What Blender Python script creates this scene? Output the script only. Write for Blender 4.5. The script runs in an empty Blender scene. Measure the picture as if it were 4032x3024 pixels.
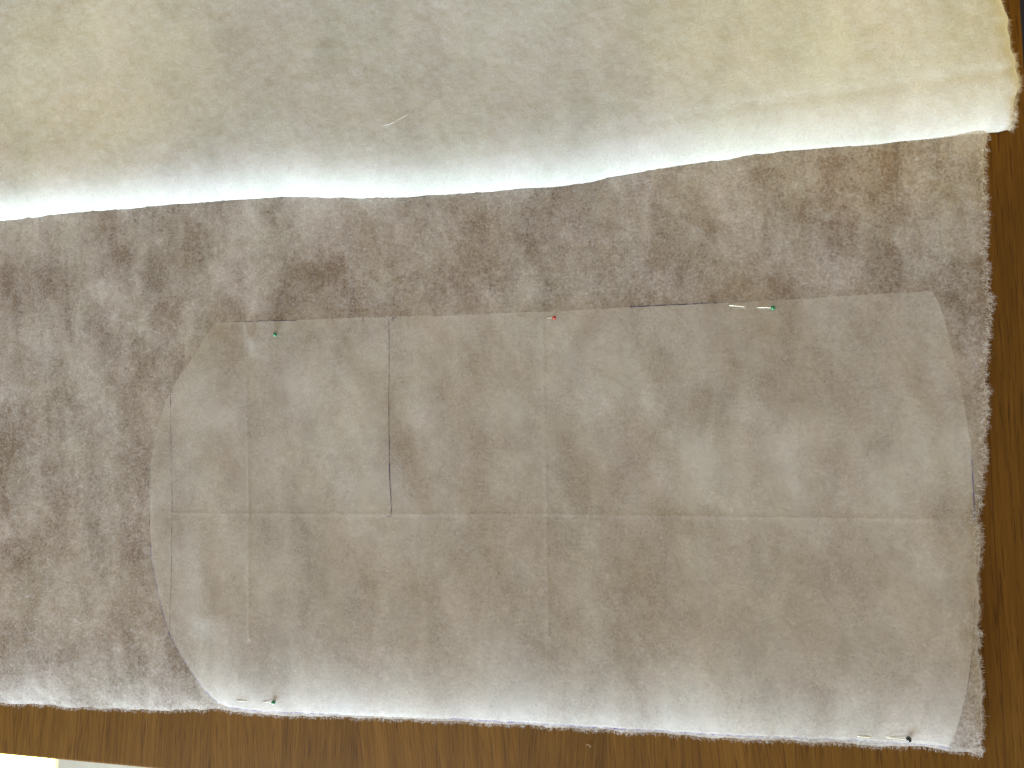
import bpy, math
import numpy as np
from mathutils import Matrix, Vector

S = bpy.context.scene
C = S.collection
R = np.random.RandomState(11)

# ------------------------------------------------------------ camera
FPX = 2912.0; W_, H_ = 4032.0, 3024.0; CAMH = 0.78
ex = np.array([13000., -415., -2912.]); ex /= np.linalg.norm(ex)
ey = np.array([-1831., -54000., 2912.]); ey -= ex * ey.dot(ex); ey /= np.linalg.norm(ey)
ez = np.cross(ex, ey)
A = np.stack([ex, ey, ez], axis=1)            # world axes in lens frame (x right, y down, z forward)
B = np.diag([1, -1, -1]) @ A                  # world -> Blender camera axes
RW = B.T                                      # camera -> world
cd = bpy.data.cameras.new('camera'); cam = bpy.data.objects.new('camera', cd); C.objects.link(cam)
cd.sensor_width = 36.0; cd.lens = FPX / W_ * 36.0; cd.clip_start = 0.01; cd.clip_end = 60
M4 = Matrix.Identity(4)
for i in range(3):
    for j in range(3):
        M4[i][j] = RW[i, j]
M4[2][3] = CAMH
cam.matrix_world = M4
S.camera = cam

def P(px, py, z=0.0):
    """pixel of the photograph (full size) -> point on the level plane z"""
    d = RW @ np.array([px - W_/2, -(py - H_/2), -FPX])
    t = (z - CAMH) / d[2]
    return np.array([d[0]*t, d[1]*t, z])
K = W_ / 2212.0
def Q(x, y, z=0.0): return P(x*K, y*K, z)

# ------------------------------------------------------------ light
w = bpy.data.worlds.new('World'); S.world = w; w.use_nodes = True
bg = w.node_tree.nodes['Background']; bg.inputs[0].default_value = (1.0, .845, .62, 1); bg.inputs[1].default_value = 0.54
S.view_settings.view_transform = 'Standard'; S.view_settings.look = 'None'
S.view_settings.exposure = 0; S.view_settings.gamma = 1; S.view_settings.use_curve_mapping = False

def look(o, loc, tgt):
    o.location = loc
    o.rotation_euler = (Vector(tgt) - Vector(loc)).to_track_quat('-Z', 'Y').to_euler()
def area(name, loc, tgt, sx, sy, power, col):
    l = bpy.data.lights.new(name, 'AREA'); l.shape = 'RECTANGLE'; l.size = sx; l.size_y = sy
    l.energy = power; l.color = col
    o = bpy.data.objects.new(name, l); C.objects.link(o); look(o, loc, tgt); return o
def spot(name, loc, tgt, power, col, ang, blend, size=.02):
    l = bpy.data.lights.new(name, 'SPOT'); l.energy = power; l.color = col
    l.spot_size = math.radians(ang); l.spot_blend = blend; l.shadow_soft_size = size
    o = bpy.data.objects.new(name, l); C.objects.link(o); look(o, loc, tgt); return o
area('window_light', (-.80, -1.75, .28), (-.1, .1, 0), 1.5, .50, 132, (.63, .79, 1.0))
spot('warm_light_right', (1.2, .2, 1.3), tuple(Q(1850, 75)), 40, (1., .79, .16), 16, 1.0, .05)
spot('warm_light_left', (-1.6, .2, 1.2), tuple(Q(230, 190)), 24, (1., .77, .15), 15, 1.0, .05)

# ------------------------------------------------------------ numpy helpers
class Noise:
    def __init__(s, seed, n=257):
        s.g = np.random.RandomState(seed).rand(n, n); s.n = n
    def one(s, x, y):
        xi = np.floor(x).astype(int); yi = np.floor(y).astype(int)
        fx = x-xi; fy = y-yi; fx = fx*fx*(3-2*fx); fy = fy*fy*(3-2*fy)
        n = s.n; a = s.g[xi % n, yi % n]; b = s.g[(xi+1) % n, yi % n]
        c = s.g[xi % n, (yi+1) % n]; d = s.g[(xi+1) % n, (yi+1) % n]
        return (a*(1-fx)+b*fx)*(1-fy)+(c*(1-fx)+d*fx)*fy - .5
    def fbm(s, x, y, o=4):
        r = 0; a = 1; f = 1
        for k in range(o):
            r = r + a*s.one(x*f+17.3*k, y*f+9.1*k); a *= .5; f *= 2.03
        return r
NZ = Noise(3); NY = Noise(8)
def poly(pts, z=0.0): return np.array([Q(x, y, z)[:2] for x, y in pts])
def resample(p, n):
    p = np.asarray(p, float); s = np.r_[0, np.cumsum(np.linalg.norm(np.diff(p, axis=0), axis=1))]
    t = np.linspace(0, s[-1], n)
    return np.stack([np.interp(t, s, p[:, i]) for i in range(p.shape[1])], 1)
def smooth(p, it=2):
    for _ in range(it):
        q = p.copy(); q[1:-1] = .25*p[:-2]+.5*p[1:-1]+.25*p[2:]; p = q
    return p
def dist(xy, line):
    d = np.full(len(xy), 9.)
    for a, b in zip(line[:-1], line[1:]):
        ab = b-a; L = ab.dot(ab)+1e-12
        t = np.clip(((xy-a) @ ab)/L, 0, 1)
        d = np.minimum(d, np.linalg.norm(xy-(a+t[:, None]*ab), axis=1))
    return d
def coons(bot, top, left, right, nu, nv):
    """bot,top run left->right; left,right run bottom->top"""
    bot = resample(bot, nu); top = resample(top, nu); left = resample(left, nv); right = resample(right, nv)
    u = np.linspace(0, 1, nu)[None, :, None]; v = np.linspace(0, 1, nv)[:, None, None]
    g = (1-v)*bot[None]+v*top[None]+(1-u)*left[:, None]+u*right[:, None] \
        - ((1-u)*(1-v)*bot[0]+u*(1-v)*bot[-1]+(1-u)*v*top[0]+u*v*top[-1])
    return g
def prof(d, r, h, e=.62):
    return h*(1-np.exp(-2.6*np.clip(d, 0, 9)/r))**e
def sstep(a, b, x):
    t = np.clip((x-a)/(b-a), 0, 1); return t*t*(3-2*t)
def rough(p, amp, cell, seed):
    """give an outline small ragged scallops"""
    n = Noise(seed); L = np.linalg.norm(np.diff(p, axis=0), axis=1).sum()
    q = resample(p, max(int(L/.0012), 8)); s = np.arange(len(q))*.0012
    t = np.gradient(q, axis=0); t /= np.linalg.norm(t, axis=1)[:, None]+1e-9
    nn = np.stack([-t[:, 1], t[:, 0]], 1)
    off = amp*n.fbm(s/cell, s*0, 4)
    off *= np.minimum(1, np.minimum(s, s[-1]-s)/.01)
    return q+nn*off[:, None]
def base(p, kind=None, label=None, cat=None, group=None):
    for k, v in (('kind', kind), ('label', label), ('category', cat), ('group', group)):
        if v: p[k] = v
    return p
def mesh(name, verts, faces, mats, parent=None, sm=True, midx=None):
    m = bpy.data.meshes.new(name); m.from_pydata(verts, [], faces)
    for a in mats: m.materials.append(a)
    if midx is not None: m.polygons.foreach_set('material_index', midx)
    if sm: m.polygons.foreach_set('use_smooth', [True]*len(m.polygons))
    m.update(); o = bpy.data.objects.new(name, m); C.objects.link(o)
    if parent: o.parent = parent
    return o
def grid_faces(nu, nv, o=0):
    i = np.arange(nv-1)[:, None]*nu+np.arange(nu-1)[None]; i = i.ravel()+o
    return np.stack([i, i+1, i+1+nu, i+nu], 1).tolist()

# ------------------------------------------------------------ materials
class NT:
    def __init__(s, name):
        s.m = bpy.data.materials.new(name); s.m.use_nodes = True; s.t = s.m.node_tree; s.t.nodes.clear()
        s.out = s.n('ShaderNodeOutputMaterial')
    def n(s, k, **kw):
        o = s.t.nodes.new(k)
        for a, b in kw.items(): setattr(o, a, b)
        return o
    def l(s, a, b): s.t.links.new(a, b)
    def math(s, op, a, b=0.0, c=None, clamp=False):
        o = s.n('ShaderNodeMath', operation=op); o.use_clamp = clamp
        for i, v in enumerate((a, b, c)):
            if v is None: continue
            if isinstance(v, (int, float)): o.inputs[i].default_value = v
            else: s.l(v, o.inputs[i])
        return o.outputs[0]
    def coord(s, scale=(1, 1, 1), rot=0, loc=(0, 0, 0)):
        if not hasattr(s, 'tc'): s.tc = s.n('ShaderNodeTexCoord')
        mp = s.n('ShaderNodeMapping'); mp.inputs['Scale'].default_value = scale
        mp.inputs['Rotation'].default_value = (0, 0, rot); mp.inputs['Location'].default_value = loc
        s.l(s.tc.outputs['Object'], mp.inputs[0]); return mp.outputs[0]
    def noise(s, scale, vec, detail=3, rough=.55, dist=0):
        o = s.n('ShaderNodeTexNoise'); o.inputs['Scale'].default_value = scale
        o.inputs['Detail'].default_value = detail; o.inputs['Roughness'].default_value = rough
        o.inputs['Distortion'].default_value = dist; s.l(vec, o.inputs['Vector']); return o.outputs[0]
    def rng(s, v, a, b, c, d):
        o = s.n('ShaderNodeMapRange'); o.inputs[1].default_value = a; o.inputs[2].default_value = b
        o.inputs[3].default_value = c; o.inputs[4].default_value = d; s.l(v, o.inputs[0]); return o.outputs[0]
    def ramp(s, v, stops):
        o = s.n('ShaderNodeValToRGB'); e = o.color_ramp.elements
        while len(e) < len(stops): e.new(.5)
        for k, (p, c) in enumerate(stops): e[k].position = p; e[k].color = (*c, 1)
        s.l(v, o.inputs[0]); return o.outputs[0]
    def mix(s, f, a, b, bt='MIX'):
        o = s.n('ShaderNodeMix', data_type='RGBA', blend_type=bt)
        for i, v in ((0, f), (6, a), (7, b)):
            if isinstance(v, (int, float)): o.inputs[i].default_value = v
            elif isinstance(v, tuple): o.inputs[i].default_value = (*v, 1)
            else: s.l(v, o.inputs[i])
        return o.outputs[2]
    def bump(s, h, strength, distance, nrm=None):
        o = s.n('ShaderNodeBump'); o.inputs['Strength'].default_value = strength
        o.inputs['Distance'].default_value = distance; s.l(h, o.inputs['Height'])
        if nrm: s.l(nrm, o.inputs['Normal'])
        return o.outputs[0]

def wadding_mat(name, lo, hi, contrast=1.0, tint=(.80, .78, .75), bs=.0006):
    t = NT(name)
    v1 = t.coord((1.0, .55, 1)); v2 = t.coord((1, .8, 1)); v3 = t.coord((1, 1, 1))
    a = t.noise(26, v1, 4, .6, .4)              # cloudy clumps of fibre
    b = t.noise(95, v2, 4, .65, .6)
    c = t.noise(400, v3, 2, .6, .3)            # little holes
    d = t.noise(1100, t.coord((1, .45, 1), .5), 2, .6, 2.0)
    e = t.noise(6.5, v3, 2, .5)
    s = t.math('ADD', t.math('MULTIPLY', a, .8*contrast), t.math('MULTIPLY', b, .42*contrast))
    s = t.math('ADD', s, t.math('MULTIPLY', c, .60*contrast))
    s = t.math('ADD', s, t.math('MULTIPLY', d, .25*contrast))
    s = t.math('ADD', s, t.math('MULTIPLY', e, .62*contrast))
    mean = (.8+.42+.60+.25+.62)*contrast*.5
    s = t.math('SUBTRACT', s, mean)
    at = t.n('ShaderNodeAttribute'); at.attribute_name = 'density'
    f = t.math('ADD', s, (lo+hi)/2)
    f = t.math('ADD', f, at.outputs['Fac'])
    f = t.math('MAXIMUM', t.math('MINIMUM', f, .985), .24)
    hue = t.noise(17, t.coord((1, .7, 1), 0, (3, 1, 0)), 3, .5)
    col = t.mix(t.rng(hue, .38, .62, 0, 1), tint, (tint[0]*.975, tint[1]*.995, tint[2]*.97))
    hh = t.math('ADD', t.math('MULTIPLY', c, .6), t.math('ADD', d, t.math('MULTIPLY', b, .25)))
    nb = t.bump(hh, .45, bs)
    df = t.n('ShaderNodeBsdfDiffuse'); df.inputs['Roughness'].default_value = 1; t.l(col, df.inputs[0]); t.l(nb, df.inputs['Normal'])
    tr = t.n('ShaderNodeBsdfTranslucent'); t.l(col, tr.inputs[0])
    m1 = t.n('ShaderNodeMixShader'); m1.inputs[0].default_value = .22; t.l(df.outputs[0], m1.inputs[1]); t.l(tr.outputs[0], m1.inputs[2])
    tp = t.n('ShaderNodeBsdfTransparent')
    m2 = t.n('ShaderNodeMixShader'); t.l(f, m2.inputs[0]); t.l(tp.outputs[0], m2.inputs[1]); t.l(m1.outputs[0], m2.inputs[2])
    t.l(m2.outputs[0], t.out.inputs[0]); return t.m
def fibre_mat(name, col, a):
    t = NT(name)
    df = t.n('ShaderNodeBsdfDiffuse'); df.inputs[0].default_value = (*col, 1)
    tp = t.n('ShaderNodeBsdfTransparent'); m2 = t.n('ShaderNodeMixShader'); m2.inputs[0].default_value = a
    t.l(tp.outputs[0], m2.inputs[1]); t.l(df.outputs[0], m2.inputs[2]); t.l(m2.outputs[0], t.out.inputs[0]); return t.m
def oak_mat():
    t = NT('oak')
    sx = t.n('ShaderNodeSeparateXYZ'); t.l(t.coord((1, 1, 1)), sx.inputs[0])
    wob = t.math('MULTIPLY', t.math('SUBTRACT', t.noise(2.2, t.coord((1, .6, 1)), 2), .5), .006)
    xs = t.math('DIVIDE', t.math('ADD', sx.outputs[0], wob), .092)
    cell = t.math('FLOOR', xs)
    wn = t.n('ShaderNodeTexWhiteNoise', noise_dimensions='1D'); t.l(cell, wn.inputs['W'])
    # each stave has its own lean and offset of grain
    lean = t.math('MULTIPLY', t.math('SUBTRACT', wn.outputs[0], .45), .22)
    gx = t.math('ADD', sx.outputs[0], t.math('MULTIPLY', sx.outputs[1], lean))
    cb = t.n('ShaderNodeCombineXYZ'); t.l(gx, cb.inputs[0]); t.l(sx.outputs[1], cb.inputs[1])
    t.l(t.math('MULTIPLY', wn.outputs[0], 7.0), cb.inputs[2])
    def sc(x, y):
        mp = t.n('ShaderNodeMapping'); mp.inputs['Scale'].default_value = (x, y, 1); t.l(cb.outputs[0], mp.inputs[0]); return mp.outputs[0]
    g1 = t.noise(1, sc(230, 6), 4, .65, .5)
    g2 = t.noise(1, sc(520, 16), 3, .7, .3)
    g3 = t.noise(1, sc(28, 2.2), 3, .5, 1.0)
    por = t.noise(1, sc(620, 26), 2, .5)
    g = t.math('ADD', t.math('MULTIPLY', g1, .45), t.math('ADD', t.math('MULTIPLY', g2, .3), t.math('MULTIPLY', g3, .25)))
    c = t.ramp(g, [(.30, (.094, .040, .0055)), (.5, (.146, .066, .0100)), (.70, (.215, .103, .0185))])
    tone = t.rng(wn.outputs[0], 0, 1, .86, 1.06)
    c = t.mix(1.0, c, tone, 'MULTIPLY')
    c = t.mix(t.rng(por, .56, .67, 0, .6), c, (.055, .022, .006))
    fr = t.math('FRACT', xs)
    seam = t.math('LESS_THAN', fr, .010)
    c = t.mix(t.math('MULTIPLY', seam, .5), c, (.05, .02, .008))
    p = t.n('ShaderNodeBsdfPrincipled'); t.l(c, p.inputs['Base Color']); p.inputs['Roughness'].default_value = .55
    p.inputs['Specular IOR Level'].default_value = .08
    t.l(t.bump(t.math('SUBTRACT', g2, t.math('MULTIPLY', por, .6)), .35, .0006), p.inputs['Normal'])
    t.l(p.outputs[0], t.out.inputs[0]); return t.m
def paper_mat():
    t = NT('tracing_paper')
    n1 = t.noise(300, t.coord((1, 1, 1)), 3, .6); n2 = t.noise(14, t.coord((1, .8, 1)), 3, .5)
    f = t.math('ADD', t.math('MULTIPLY', t.math('SUBTRACT', n1, .5), .10), .31)
    f = t.math('ADD', f, t.math('MULTIPLY', t.math('SUBTRACT', n2, .5), .20))
    at = t.n('ShaderNodeAttribute'); at.attribute_name = 'density'
    f = t.math('ADD', f, at.outputs['Fac'], clamp=True)
    col = t.mix(t.rng(n2, .4, .6, 0, 1), (.78, .72, .60), (.77, .72, .615))
    col = t.mix(t.math('MULTIPLY', at.outputs['Fac'], 1.6, clamp=True), col, (.93, .88, .78))
    df = t.n('ShaderNodeBsdfDiffuse'); t.l(col, df.inputs[0])
    t.l(t.bump(n1, .3, .0006), df.inputs['Normal'])
    tr = t.n('ShaderNodeBsdfTranslucent'); t.l(col, tr.inputs[0])
    gl = t.n('ShaderNodeBsdfGlossy'); gl.inputs['Roughness'].default_value = .55; gl.inputs[0].default_value = (1, 1, 1, 1)
    m0 = t.n('ShaderNodeMixShader'); m0.inputs[0].default_value = .04; t.l(df.outputs[0], m0.inputs[1]); t.l(gl.outputs[0], m0.inputs[2])
    m1 = t.n('ShaderNodeMixShader'); m1.inputs[0].default_value = .2; t.l(m0.outputs[0], m1.inputs[1]); t.l(tr.outputs[0], m1.inputs[2])
    tp = t.n('ShaderNodeBsdfTransparent'); m2 = t.n('ShaderNodeMixShader'); t.l(f, m2.inputs[0])
    t.l(tp.outputs[0], m2.inputs[1]); t.l(m1.outputs[0], m2.inputs[2]); t.l(m2.outputs[0], t.out.inputs[0]); return t.m
def ink_mat(name, col, lo, hi):
    t = NT(name)
    n = t.noise(140, t.coord((1, 1, 1)), 3, .6)
    f = t.rng(n, .35, .62, lo, hi)
    df = t.n('ShaderNodeBsdfDiffuse'); df.inputs[0].default_value = (*col, 1)
    tp = t.n('ShaderNodeBsdfTransparent'); m2 = t.n('ShaderNodeMixShader'); t.l(f, m2.inputs[0])
    t.l(tp.outputs[0], m2.inputs[1]); t.l(df.outputs[0], m2.inputs[2]); t.l(m2.outputs[0], t.out.inputs[0]); return t.m
def simple(name, col, rough=.5, metal=0., nscale=0, namp=.1, coat=0.):
    t = NT(name); p = t.n('ShaderNodeBsdfPrincipled')
    p.inputs['Roughness'].default_value = rough; p.inputs['Metallic'].default_value = metal
    p.inputs['Coat Weight'].default_value = coat
    if nscale:
        n = t.noise(nscale, t.coord((1, 1, 1)), 4, .6)
        t.l(t.mix(t.rng(n, .3, .7, 0, 1), tuple(c*(1-namp) for c in col), tuple(min(1, c*(1+namp)) for c in col)), p.inputs['Base Color'])
    else: p.inputs['Base Color'].default_value = (*col, 1)
    t.l(p.outputs[0], t.out.inputs[0]); return t.m

WAD = wadding_mat('wadding', .48, .54, 1.12, (.88, .825, .75))
WADF = wadding_mat('wadding_folded', .84, .88, .50, (.905, .895, .825), .0005)
FIB = fibre_mat('wadding_fibre', (.86, .84, .80), .33)
OAK = oak_mat(); PAPER = paper_mat()
INK = ink_mat('ballpoint_ink', (.035, .03, .075), .35, .95)
INKF = ink_mat('ballpoint_ink_faint', (.06, .05, .09), .15, .85)
INKV = ink_mat('violet_ink', (.08, .06, .24), .15, .95)

# ------------------------------------------------------------ floor, added shade slab, table
FZ = -.74
fl = mesh('floor', [(-4, -4, FZ), (4, -4, FZ), (4, 4, FZ), (-4, 4, FZ)], [(0, 1, 2, 3)],
          [simple('floor_vinyl', (.30, .265, .19), .6, 0, 9, .18)], sm=False)
base(fl, 'structure')

def box(x0, x1, y0, y1, z0, z1, b=.004):
    import bmesh
    bm = bmesh.new(); bmesh.ops.create_cube(bm, size=1)
    for v in bm.verts:
        v.co = ((x0+x1)/2+v.co.x*(x1-x0), (y0+y1)/2+v.co.y*(y1-y0), (z0+z1)/2+v.co.z*(z1-z0))
    bmesh.ops.bevel(bm, geom=bm.edges[:], offset=b, segments=3, affect='EDGES', profile=.6)
    return bm
def bobj(name, bm, m, parent=None, sm=False):
    d = bpy.data.meshes.new(name); bm.to_mesh(d); bm.free(); d.materials.append(m)
    if sm: d.polygons.foreach_set('use_smooth', [True]*len(d.polygons))
    o = bpy.data.objects.new(name, d); C.objects.link(o); o.parent = parent; return o

XR = P(4024, 100)[0]           # right edge of the table
YF = P(300, 2999)[1]           # front edge
XL, YB = XR-1.75, YF+1.05
tb = bpy.data.objects.new('wooden_table', None); C.objects.link(tb); tb.location = ((XL+XR)/2, (YF+YB)/2, FZ)
base(tb, None, 'brown oak table with vertical grain lying under the white wadding', 'table')
off = Vector(tb.location)
def tpart(name, *a, **k):
    o = bobj(name, box(*a, **k), OAK, tb); o.data.transform(Matrix.Translation(-off)); return o
tpart('tabletop', XL, XR, YF, YB, -.032, 0, b=.0025)
for lx in (XL+.02, XR-.09):
    for ly in (YF+.02, YB-.09): tpart('leg', lx, lx+.07, ly, ly+.07, FZ, -.0322, b=.004)
a = P(4028, 60, FZ)
shade_slab = bobj('shade_slab', box(a[0]-.25, a[0]+1.3, a[1]-1.0, a[1]+1.4, FZ+.0005, FZ+.012), simple('shade_black', (.012, .01, .01), .95, 0, 60, .3))  # black slab added on the floor, stands in for the unlit darkness there
base(shade_slab, None, 'added black slab standing in for the unlit floor beyond the right edge of the table', 'shade_slab')

# sun falling on the floor in front of the table
sp = P(-150, 3010, FZ); edge = P(228, 3003, FZ)
r_ = abs(edge[0]-sp[0])
spot('sun_on_floor', (sp[0]-.05, sp[1]-1.0, FZ+1.5), tuple(sp), 7000, (1., .88, .20), 2*math.degrees(math.atan(r_/1.8)), .26, .003)

# ------------------------------------------------------------ outlines (traced, then laid on the table plane)
LB = [(-260, 1506), (-100, 1514), (0, 1519), (40, 1522), (90, 1522), (121, 1526), (208, 1530), (278, 1533), (366, 1535), (442, 1532),
      (480, 1533), (519, 1539), (549, 1542), (610, 1545), (732, 1550), (823, 1552), (964, 1557), (1125, 1567), (1271, 1576), (1436, 1586),
      (1587, 1596), (1671, 1599), (1755, 1602), (1810, 1604), (1859, 1606), (1880, 1611), (1919, 1615), (1974, 1613), (2028, 1617), (2082, 1625), (2116, 1632)]
LR = [(2116, 1632), (2120, 1602), (2118, 1534), (2116, 1438), (2112, 1343), (2110, 1261), (2115, 1184), (2117, 1085), (2121, 1025), (2126, 985),
      (2131, 885), (2132, 842), (2129, 787), (2135, 727), (2140, 664), (2140, 628), (2131, 620), (2131, 568), (2129, 496), (2131, 463), (2128, 397), (2129, 331), (2133, 291), (2134, 200)]
UB = [(-260, 508), (-100, 490), (0, 480), (60, 474), (115, 465), (200, 458), (300, 450), (400, 442), (500, 434), (600, 428), (660, 427), (700, 428), (760, 430),
      (850, 428), (950, 423), (1050, 416), (1150, 408), (1230, 402), (1270, 397), (1330, 383), (1400, 370), (1500, 357), (1640, 334), (1700, 329), (1820, 317),
      (1870, 316), (1950, 308), (2050, 297), (2130, 288), (2182, 281)]
UR = [(2182, 281), (2190, 272), (2192, 231), (2198, 185), (2195, 145), (2182, 106), (2171, 50), (2154, 0), (2120, -100), (2095, -170)]
lb = rough(smooth(resample(poly(LB, .001), 300), 3), .0024, .012, 21)
lr = rough(smooth(resample(poly(LR, .001), 300), 2), .0030, .008, 22)
ub = rough(smooth(resample(poly(UB, .004), 300), 3), .0014, .02, 23)
ur = rough(smooth(resample(poly(UR, .004), 200), 2), .0030, .007, 24)
l_cr = lb[::9]; r_cr = lr[::9]; u_cr = ub[::9]; ur_cr = ur[::8]

def low_z(xy, fine=True):
    x, y = xy[:, 0], xy[:, 1]
    db = dist(xy, l_cr); dr = dist(xy, r_cr)
    h = .0062+.0042*NZ.fbm(x*11, y*6, 3)
    hb = .0195+.005*NZ.fbm(x*9+4, y*0, 2)
    lift = np.exp(-(db/.17)**2)
    h = h*(1-lift)+hb*lift
    z = prof(db, .085+.016*NY.one(x*7, x*0), h, .90)
    z = z*prof(dr, .011, 1.0)
    if fine: z = z+.0003*NY.fbm(x*120, y*90, 4)*np.clip(db/.006, 0, 1)*np.clip(dr/.006, 0, 1)
    return np.maximum(z, .0004)

def fibres(pts, nrm_z, n, length, width, seed, flatdir=None, zoff=.0004, spread=.0006):
    """short curly fibres lying on points (x,y,z); returns verts, quads"""
    r = np.random.RandomState(seed); idx = r.randint(0, len(pts), n)
    p0 = pts[idx]+np.c_[r.uniform(-.001, .001, (n, 2)), np.zeros(n)]
    th = r.uniform(0, 2*np.pi, n) if flatdir is None else flatdir[idx]+r.normal(0, .75, n)
    k = r.normal(0, 1.0, n)*170; seg = 6
    L = length*r.uniform(.4, 1.5, n); w = width*r.uniform(.6, 1.4, n)
    V = np.zeros((n, seg+1, 2, 3)); x = p0[:, 0].copy(); y = p0[:, 1].copy(); z = p0[:, 2]+zoff+r.uniform(0, spread, n); dz = r.normal(0, .05, n)
    for s in range(seg+1):
        nx, ny = -np.sin(th), np.cos(th)
        V[:, s, 0] = np.c_[x+nx*w/2, y+ny*w/2, z]; V[:, s, 1] = np.c_[x-nx*w/2, y-ny*w/2, z]
        x += np.cos(th)*L/seg; y += np.sin(th)*L/seg; z = np.maximum(z+dz*L/seg, .0003); th = th+k*L/seg; k = k*r.uniform(.4, 1.3, n)
    V = V.reshape(-1, 3); b = (np.arange(n)*(seg+1)*2)[:, None]+np.arange(seg)[None]*2; b = b.ravel()
    return V, np.stack([b, b+1, b+3, b+2], 1)
def fringe(line, z, n, length, width, seed, out):
    line = resample(line, max(len(line), 3000))
    t = np.gradient(line, axis=0); ang = np.arctan2(t[:, 1], t[:, 0])+out
    inn = .009*np.random.RandomState(seed+50).uniform(0, 1, len(line))**2
    line = line*1.0; pts = np.c_[line-np.c_[np.cos(ang), np.sin(ang)]*inn[:, None], .0006+inn*.8+np.full(len(line), z)*.3]
    return fibres(pts, None, n, length, width, seed, ang, 0, .003)
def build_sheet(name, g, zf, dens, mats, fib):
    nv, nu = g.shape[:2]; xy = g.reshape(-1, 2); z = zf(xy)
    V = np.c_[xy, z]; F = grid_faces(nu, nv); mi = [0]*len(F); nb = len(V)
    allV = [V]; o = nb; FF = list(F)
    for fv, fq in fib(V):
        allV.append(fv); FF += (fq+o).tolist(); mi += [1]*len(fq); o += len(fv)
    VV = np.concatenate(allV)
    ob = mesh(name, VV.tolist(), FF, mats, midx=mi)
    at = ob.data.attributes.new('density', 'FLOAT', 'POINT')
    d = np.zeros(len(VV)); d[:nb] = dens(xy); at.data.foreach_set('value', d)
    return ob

# ------------------------------------------------------------ lower sheet of wadding
yt = float(P(2000, -250)[1])
top_y = max(float(lr[-1][1]), 0)
xl = lb[0][0]
LT = np.array([[xl, lr[-1][1]], [lr[-1][0], lr[-1][1]]]); LL = np.array([lb[0], [xl, lr[-1][1]]])
gl_ = coons(lb, LT, LL, lr, 860, 640)
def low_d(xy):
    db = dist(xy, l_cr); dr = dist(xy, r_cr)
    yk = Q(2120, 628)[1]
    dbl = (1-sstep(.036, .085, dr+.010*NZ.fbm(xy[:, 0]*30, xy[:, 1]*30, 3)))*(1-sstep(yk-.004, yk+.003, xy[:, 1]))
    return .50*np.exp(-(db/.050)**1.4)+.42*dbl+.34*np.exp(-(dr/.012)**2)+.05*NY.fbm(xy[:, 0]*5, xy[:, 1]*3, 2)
def low_f(V):
    yield fibres(V, None, 60000, .0042, .00026, 5, spread=.0004)
    yield fringe(lb, .003, 6000, .0022, .00026, 6, -math.pi/2)
    yield fringe(lr, .003, 4600, .0025, .00028, 7, -math.pi/2)
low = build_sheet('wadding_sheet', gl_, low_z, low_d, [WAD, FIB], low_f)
base(low, None, 'thin mottled wadding sheet lying flat on the wood under the paper pattern', 'wadding')

# ------------------------------------------------------------ folded upper sheet
XLR = float(Q(2131, 300)[0])
def up_z(xy):
    x, y = xy[:, 0], xy[:, 1]
    d = dist(xy, u_cr); dr = dist(xy, ur_cr)
    tx = sstep(-.35, .40, x)                        # 0 = left end, 1 = right end
    r = .030+.026*tx+.008*NZ.one(x*6, x*0); hh = .030-.011*tx+.003*NZ.one(x*9, x*0+3)
    hh = hh*(.88+.04*tx)
    flat = .0235+.0028*NZ.fbm(x*5+2, y*4, 3)+.0005*NY.fbm(x*60, y*60, 3)*.4
    k = sstep(.8, 7.0, d/r)
    z = prof(d, r*1.35, 1.0, .72)*(hh*(1-k)+flat*k)
    z = z-.0005*tx*np.exp(-((d-.034-.02*tx+.006*NZ.one(x*8, x*0))/.007)**2)
    e = prof(dr, .012, 1.0); z = z*e+.0065*(1-sstep(XLR-.05, XLR+.05, x))
    return np.maximum(z+.00030*NY.fbm(x*110, y*80, 3)*e*np.clip(d/.01, 0, 1), .0006)
yU = float(P(2000, -300)[1]); ur_end = ur[-1]
yt2 = ur_end[1]+.13
UT = np.array([[ub[0][0], yt2], [ur_end[0]-.04, yt2]]); ur = np.concatenate([ur, [[ur_end[0]-.04, yt2]]]); UL = np.array([ub[0], [ub[0][0], yt2]])
gu = coons(ub, UT, UL, ur, 860, 420)
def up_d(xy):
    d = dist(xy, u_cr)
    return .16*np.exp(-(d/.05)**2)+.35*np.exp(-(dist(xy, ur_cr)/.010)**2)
def up_f(V):
    yield fibres(V, None, 15000, .0060, .00026, 15)
    yield fringe(ub, .004, 700, .0025, .00022, 16, -math.pi/2)
    yield fringe(ur, .005, 5000, .0034, .00028, 17, -math.pi/2)
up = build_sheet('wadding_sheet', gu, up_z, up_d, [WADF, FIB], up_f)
base(up, None, 'thick cream wadding folded back along the top, with a bright bluish white rounded fold', 'wadding')

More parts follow.
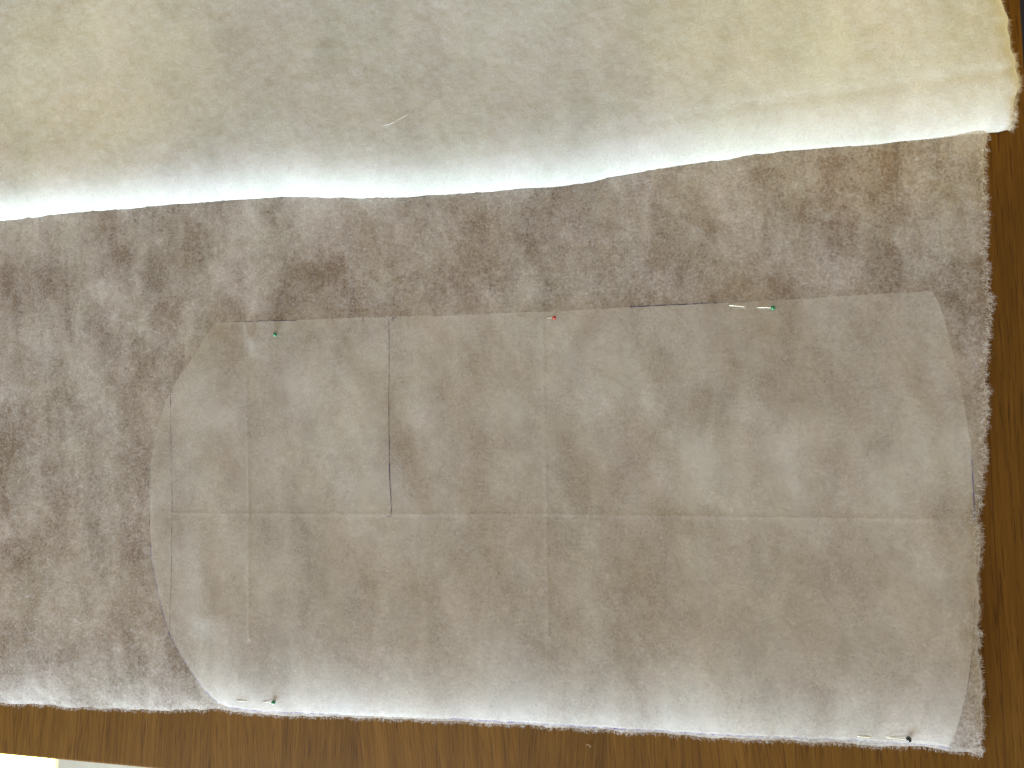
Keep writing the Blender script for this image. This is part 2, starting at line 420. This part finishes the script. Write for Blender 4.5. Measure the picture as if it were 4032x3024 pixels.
# ------------------------------------------------------------ paper pattern
PT = [(463, 699), (525, 695), (640, 692), (730, 688), (840, 684), (935, 681), (1060, 677), (1200, 672), (1290, 667), (1360, 663), (1450, 658), (1550, 654), (1640, 649), (1700, 645), (1760, 643), (1880, 636), (2012, 629)]
PR = [(2052, 1622), (2063, 1575), (2082, 1480), (2093, 1411), (2103, 1300), (2107, 1200), (2105, 1144), (2104, 1085), (2100, 1025), (2096, 965), (2090, 926), (2080, 866), (2069, 807), (2057, 755), (2041, 695), (2025, 652), (2012, 629)]
PB = [(470, 1520), (500, 1532), (549, 1539), (610, 1542), (732, 1547), (823, 1550), (964, 1555), (1125, 1565), (1271, 1574), (1436, 1584), (1587, 1593), (1671, 1596), (1755, 1599), (1859, 1603), (1919, 1609), (1974, 1610), (2028, 1615), (2052, 1622)]
PL = [(470, 1520), (441, 1482), (421, 1447), (407, 1422), (390, 1392), (377, 1367), (366, 1337), (350, 1286), (339, 1241), (331, 1207), (330, 1170), (327, 1132), (324, 1066), (326, 1004), (329, 971), (337, 927), (347, 904), (360, 865), (369, 850), (377, 831), (397, 798), (423, 762), (443, 729), (463, 699)]
ZP = .008
pt, pr, pb, pl = [smooth(resample(poly(q, ZP), 200), 1) for q in (PT, PR, PB, PL)]
CR = [poly([(534, 700), (535, 900), (541, 1110), (541, 1180), (546, 1300), (548, 1375)], ZP),
      poly([(1172, 690), (1178, 990), (1182, 1110), (1188, 1370)], ZP),
      poly([(372, 1107), (700, 1110), (1180, 1110), (1600, 1116), (2104, 1122)], ZP)]
band = poly([(470, 740), (450, 900), (440, 1120), (455, 1320)], ZP)
tabc = Q(545, 728, ZP)[:2]
def pap_z(xy):
    x, y = xy[:, 0], xy[:, 1]
    z = low_z(xy, False)+.0016
    z = z+.0016*(NY.fbm(x*14+5, y*8, 3)+.3)
    for c, h, wd in zip(CR, (.0013, .0006, .00030), (.0018, .0016, .0018)):
        z = z+h*np.exp(-(dist(xy, c)/wd))
    z = z+.0042*np.exp(-(dist(xy, band)/.022)**2)
    q = (xy-tabc)/np.array([.006, .014]); z = z+.0034*np.exp(-(q**2).sum(1))
    return z
def pap_d(xy):
    d = 0*xy[:, 0]
    for c, a in zip(CR, (1.1, .75, .55)):
        nn = .4+.9*np.clip(NZ.fbm(xy[:, 0]*25, xy[:, 1]*25, 2)+.4, 0, 1)
        d = d+a*nn*np.exp(-(dist(xy, c)/.0013)**2)
    return d
gp = coons(pb, pt, pl, pr, 700, 420); nv, nu = gp.shape[:2]; xy = gp.reshape(-1, 2)
pap = mesh('paper_pattern', np.c_[xy, pap_z(xy)].tolist(), grid_faces(nu, nv), [PAPER])
at = pap.data.attributes.new('density', 'FLOAT', 'POINT'); at.data.foreach_set('value', pap_d(xy))
base(pap, None, 'large translucent paper sewing pattern with curved ends, creases and blue pen lines', 'sewing pattern')

def pen(pts, width, m, seed, name='pen_line', lift=.00035, wob=.0003):
    p = resample(np.array([Q(a, b, ZP)[:2] for a, b in pts]), max(int(np.linalg.norm(np.diff(poly(pts), axis=0), axis=1).sum()/.0012), 4))
    n = Noise(seed); s = np.arange(len(p))*.0012
    t = np.gradient(p, axis=0); t /= np.linalg.norm(t, axis=1)[:, None]+1e-9; nn = np.stack([-t[:, 1], t[:, 0]], 1)
    p = p+nn*(wob*n.fbm(s*25, s*0, 3))[:, None]
    w = width*(.75+.7*(n.fbm(s*60, s*0+5, 3)+.4))[:, None]/2
    a, b = p+nn*w, p-nn*w
    V = np.empty((2*len(p), 3)); V[0::2, :2] = a; V[1::2, :2] = b; V[0::2, 2] = pap_z(a)+lift; V[1::2, 2] = pap_z(b)+lift
    F = [(2*i, 2*i+1, 2*i+3, 2*i+2) for i in range(len(p)-1)]
    return mesh(name, V.tolist(), F, [m], pap)
pen([(840.5, 686), (841, 860), (842, 940)], .00062, INK, 31)
pen([(842, 940), (844, 1020), (847, 1112)], .00085, INK, 32, wob=.0009)
pen([(838, 1114), (843, 1114.5), (848, 1113)], .0005, INK, 33)
pen([(369.5, 851), (371, 960), (374, 1100), (376, 1240), (377, 1366)], .00048, INKF, 34)
pen([(525, 694.8), (580, 693.6), (640, 692.4)], .00075, INK, 35)
pen([(935, 682), (1000, 680), (1060, 678)], .0004, INKF, 36)
pen([(1360, 663.6), (1450, 658.8), (1550, 654.6)], .00080, INK, 37)
pen([(1550, 655), (1620, 651), (1700, 646), (1760, 643.6)], .0004, INKF, 38)
pen([(2096, 980), (2099, 1020), (2103, 1085), (2104, 1130)], .0007, INKV, 39)
pen([(2102, 1290), (2092, 1411), (2081, 1480), (2062, 1575), (2051, 1620)], .0004, INKF, 40)
pen([(330, 1172), (332, 1208), (340, 1242), (351, 1287), (367, 1337), (378, 1367)], .00065, INKV, 41)
pen([(378, 1367), (391, 1392), (408, 1422), (422, 1447), (442, 1482), (469, 1517)], .00060, INKV, 42)
pen([(326.5, 1134), (326, 1070), (328, 1004), (331, 971), (338, 930)], .0004, INKF, 43)
pen([(371, 850), (378, 832), (398, 799), (424, 763), (444, 730), (463, 701)], .0004, INKF, 44)
pen([(496, 1530), (549, 1537.5), (610, 1540.5), (732, 1545.5)], .0006, INKV, 45)
pen([(960, 1553.5), (1125, 1563.5), (1271, 1572.5), (1436, 1582.5), (1587, 1591.5)], .0007, INKV, 46)
pen([(1587, 1591.5), (1671, 1594.5), (1755, 1597.5), (1859, 1601.5), (1919, 1607), (1974, 1608.5), (2028, 1613.5), (2050, 1619)], .00055, INKV, 47)
pen([(1042, 1559.5), (1050, 1560)], .0012, INK, 48, 'pen_mark')
pen([(786.5, 688), (786, 691), (784, 695)], .0008, INK, 49, 'pen_mark')
for k, s in enumerate([[(846, 691), (850, 684.5), (852, 689)], [(847, 689.5), (854, 688)], [(854, 684), (853.4, 688), (857, 685)], [(848, 693), (853, 692)]]):
    pen(s, .0005, INKF, 50+k, 'pen_mark', wob=.0001)

# ------------------------------------------------------------ pins
STEEL = simple('pin_steel', (.95, .92, .72), .3, .25); SDARK = simple('pin_steel_dull', (.42, .36, .27), .35, .8)
HG = simple('green_glass', (.012, .19, .06), .12, 0, 0, 0, .6); HR = simple('red_glass', (.42, .035, .008), .12, 0, 0, 0, .6); HB = simple('black_glass', (.006, .006, .007), .15, 0, 0, 0, .6)
def zs(x, y): return float(pap_z(np.array([[x, y]]))[0])
def tube(path, rad):
    path = np.array(path); n = len(path); V = []; F = []; k = 8
    t = np.gradient(path, axis=0); t /= np.linalg.norm(t, axis=1)[:, None]
    for i in range(n):
        s = np.cross(t[i], [0, 0, 1.]); s /= np.linalg.norm(s); u = np.cross(s, t[i])
        rr = rad if i < n-2 else rad*(.6 if i == n-2 else .08)
        for j in range(k): V.append(tuple(path[i]+rr*(math.cos(2*math.pi*j/k)*s+math.sin(2*math.pi*j/k)*u)))
    for i in range(n-1):
        for j in range(k): F.append((i*k+j, i*k+(j+1) % k, (i+1)*k+(j+1) % k, (i+1)*k+j))
    F.append(tuple(range(k))[::-1]); F.append(tuple((n-1)*k+j for j in range(k)))
    return V, F
def pin(head, out0, in0, out1, tip, rad, hm, label, sm=STEEL, rs=.00040, sink=.0055, up=None, deep=0, grp='ball-head pins holding the paper pattern'):
    import bmesh
    hp = P(head[0], head[1], ZP+.002); z0 = zs(hp[0], hp[1])
    root = bpy.data.objects.new('sewing_pin', None); C.objects.link(root); root.location = (hp[0], hp[1], z0)
    base(root, None, label, 'pin', grp)
    rad *= 1.08
    bm = bmesh.new(); bmesh.ops.create_uvsphere(bm, u_segments=24, v_segments=16, radius=rad)
    for v in bm.verts: v.co.z += rad*.92; v.co.y *= 1.08
    bobj('head', bm, hm, root, True)
    pts = []
    def at(p, dz):
        q = P(p[0], p[1], ZP+.001); return (q[0], q[1], zs(q[0], q[1])+dz)
    up = (.0011, .0008) if up is None else up
    lerp = lambda a, b, k: (a[0]*(1-k)+b[0]*k, a[1]*(1-k)+b[1]*k)
    front = [(head, rad*.9), (lerp(head, in0, .5), up[0]*1.1), (in0, .0001), (lerp(in0, out1, .06), -.0012), (lerp(in0, out1, .14), -.0034)]
    back = [(lerp(out1, in0, .14), -.0034-deep), (lerp(out1, in0, .06), -.0012-deep), (out1, .0001-deep), (lerp(out1, tip, .5), up[1]-deep), (tip, up[1]*.5-deep)]
    for piece in (front, back):
        path = np.array([at(p, d) for p, d in piece])
        for _ in range(2):
            q = [path[0]]
            for a, b in zip(path[:-1], path[1:]): q += [a*.75+b*.25, a*.25+b*.75]
            q.append(path[-1]); path = np.array(q)
        V, F = tube(path-np.array(root.location), rs)
        mesh('shaft', V, F, [sm], root)
        if deep > .003: break
    return root
pin((1084, 1317), None, (1074, 1317), (1052, 1316), (1040, 1316), .0021, HG, 'green ball-head pin at the top left corner of the paper, no shaft visible', up=(.0002, 0), sink=.007, deep=.006)
pin((2181, 1250), None, (2148, 1251), (2066, 1250), (2040, 1249), .0020, HR, 'red ball-head pin, the only red one, near the middle of the paper top edge', SDARK, up=(.0001, .0000), rs=.00022, deep=.0012)
pin((3044, 1212), None, (2989, 1210), (2929, 1207), (2870, 1203), .0021, HG, 'green ball-head pin with two bright shaft pieces by the upper right paper edge', rs=.00050, up=(.0015, .0012))
pin((1083, 2761), None, (1038, 2760), (976, 2759), (932, 2756), .0021, HG, 'green ball-head pin with a dull grey shaft near the bottom left corner of the paper', SDARK, .00040)
pin((3577, 2909), None, (3498, 2904), (3433, 2904), (3375, 2900), .0023, HB, 'black ball-head pin, the only black one, near the bottom right corner of the paper', rs=.00050)

# ------------------------------------------------------------ stray threads
def thread(pts, zfun, rad, m, label, z0):
    p = np.array([P(a, b, z0)[:2] for a, b in pts])
    for _ in range(3):
        q = [p[0]]
        for a, b in zip(p[:-1], p[1:]): q += [a*.75+b*.25, a*.25+b*.75]
        q.append(p[-1]); p = np.array(q)
    z = zfun(p)+rad+.0006
    V, F = tube(np.c_[p, z], rad); o = mesh('stray_thread', V, F, [m])
    base(o, None, label, 'thread'); return o
TH = simple('white_thread', (.80, .78, .66), .6)
thread([(1524, 519), (1530, 514), (1556, 508), (1582, 495), (1598, 483), (1622, 473)], up_z, .00014, TH, 'curved white stray thread lying on the folded wadding', .018)
thread([(2308, 2932), (2318, 2930), (2326, 2936), (2322, 2942)], lambda p: p[:, 0]*0, .00022, simple('tan_thread', (.55, .40, .22), .6), 'tiny curled tan fibre lying on the wood in front of the wadding', 0)

# ------------------------------------------------------------ render settings
S.render.engine = 'CYCLES'
S.cycles.transparent_max_bounces = 24; S.cycles.max_bounces = 10; S.cycles.diffuse_bounces = 5
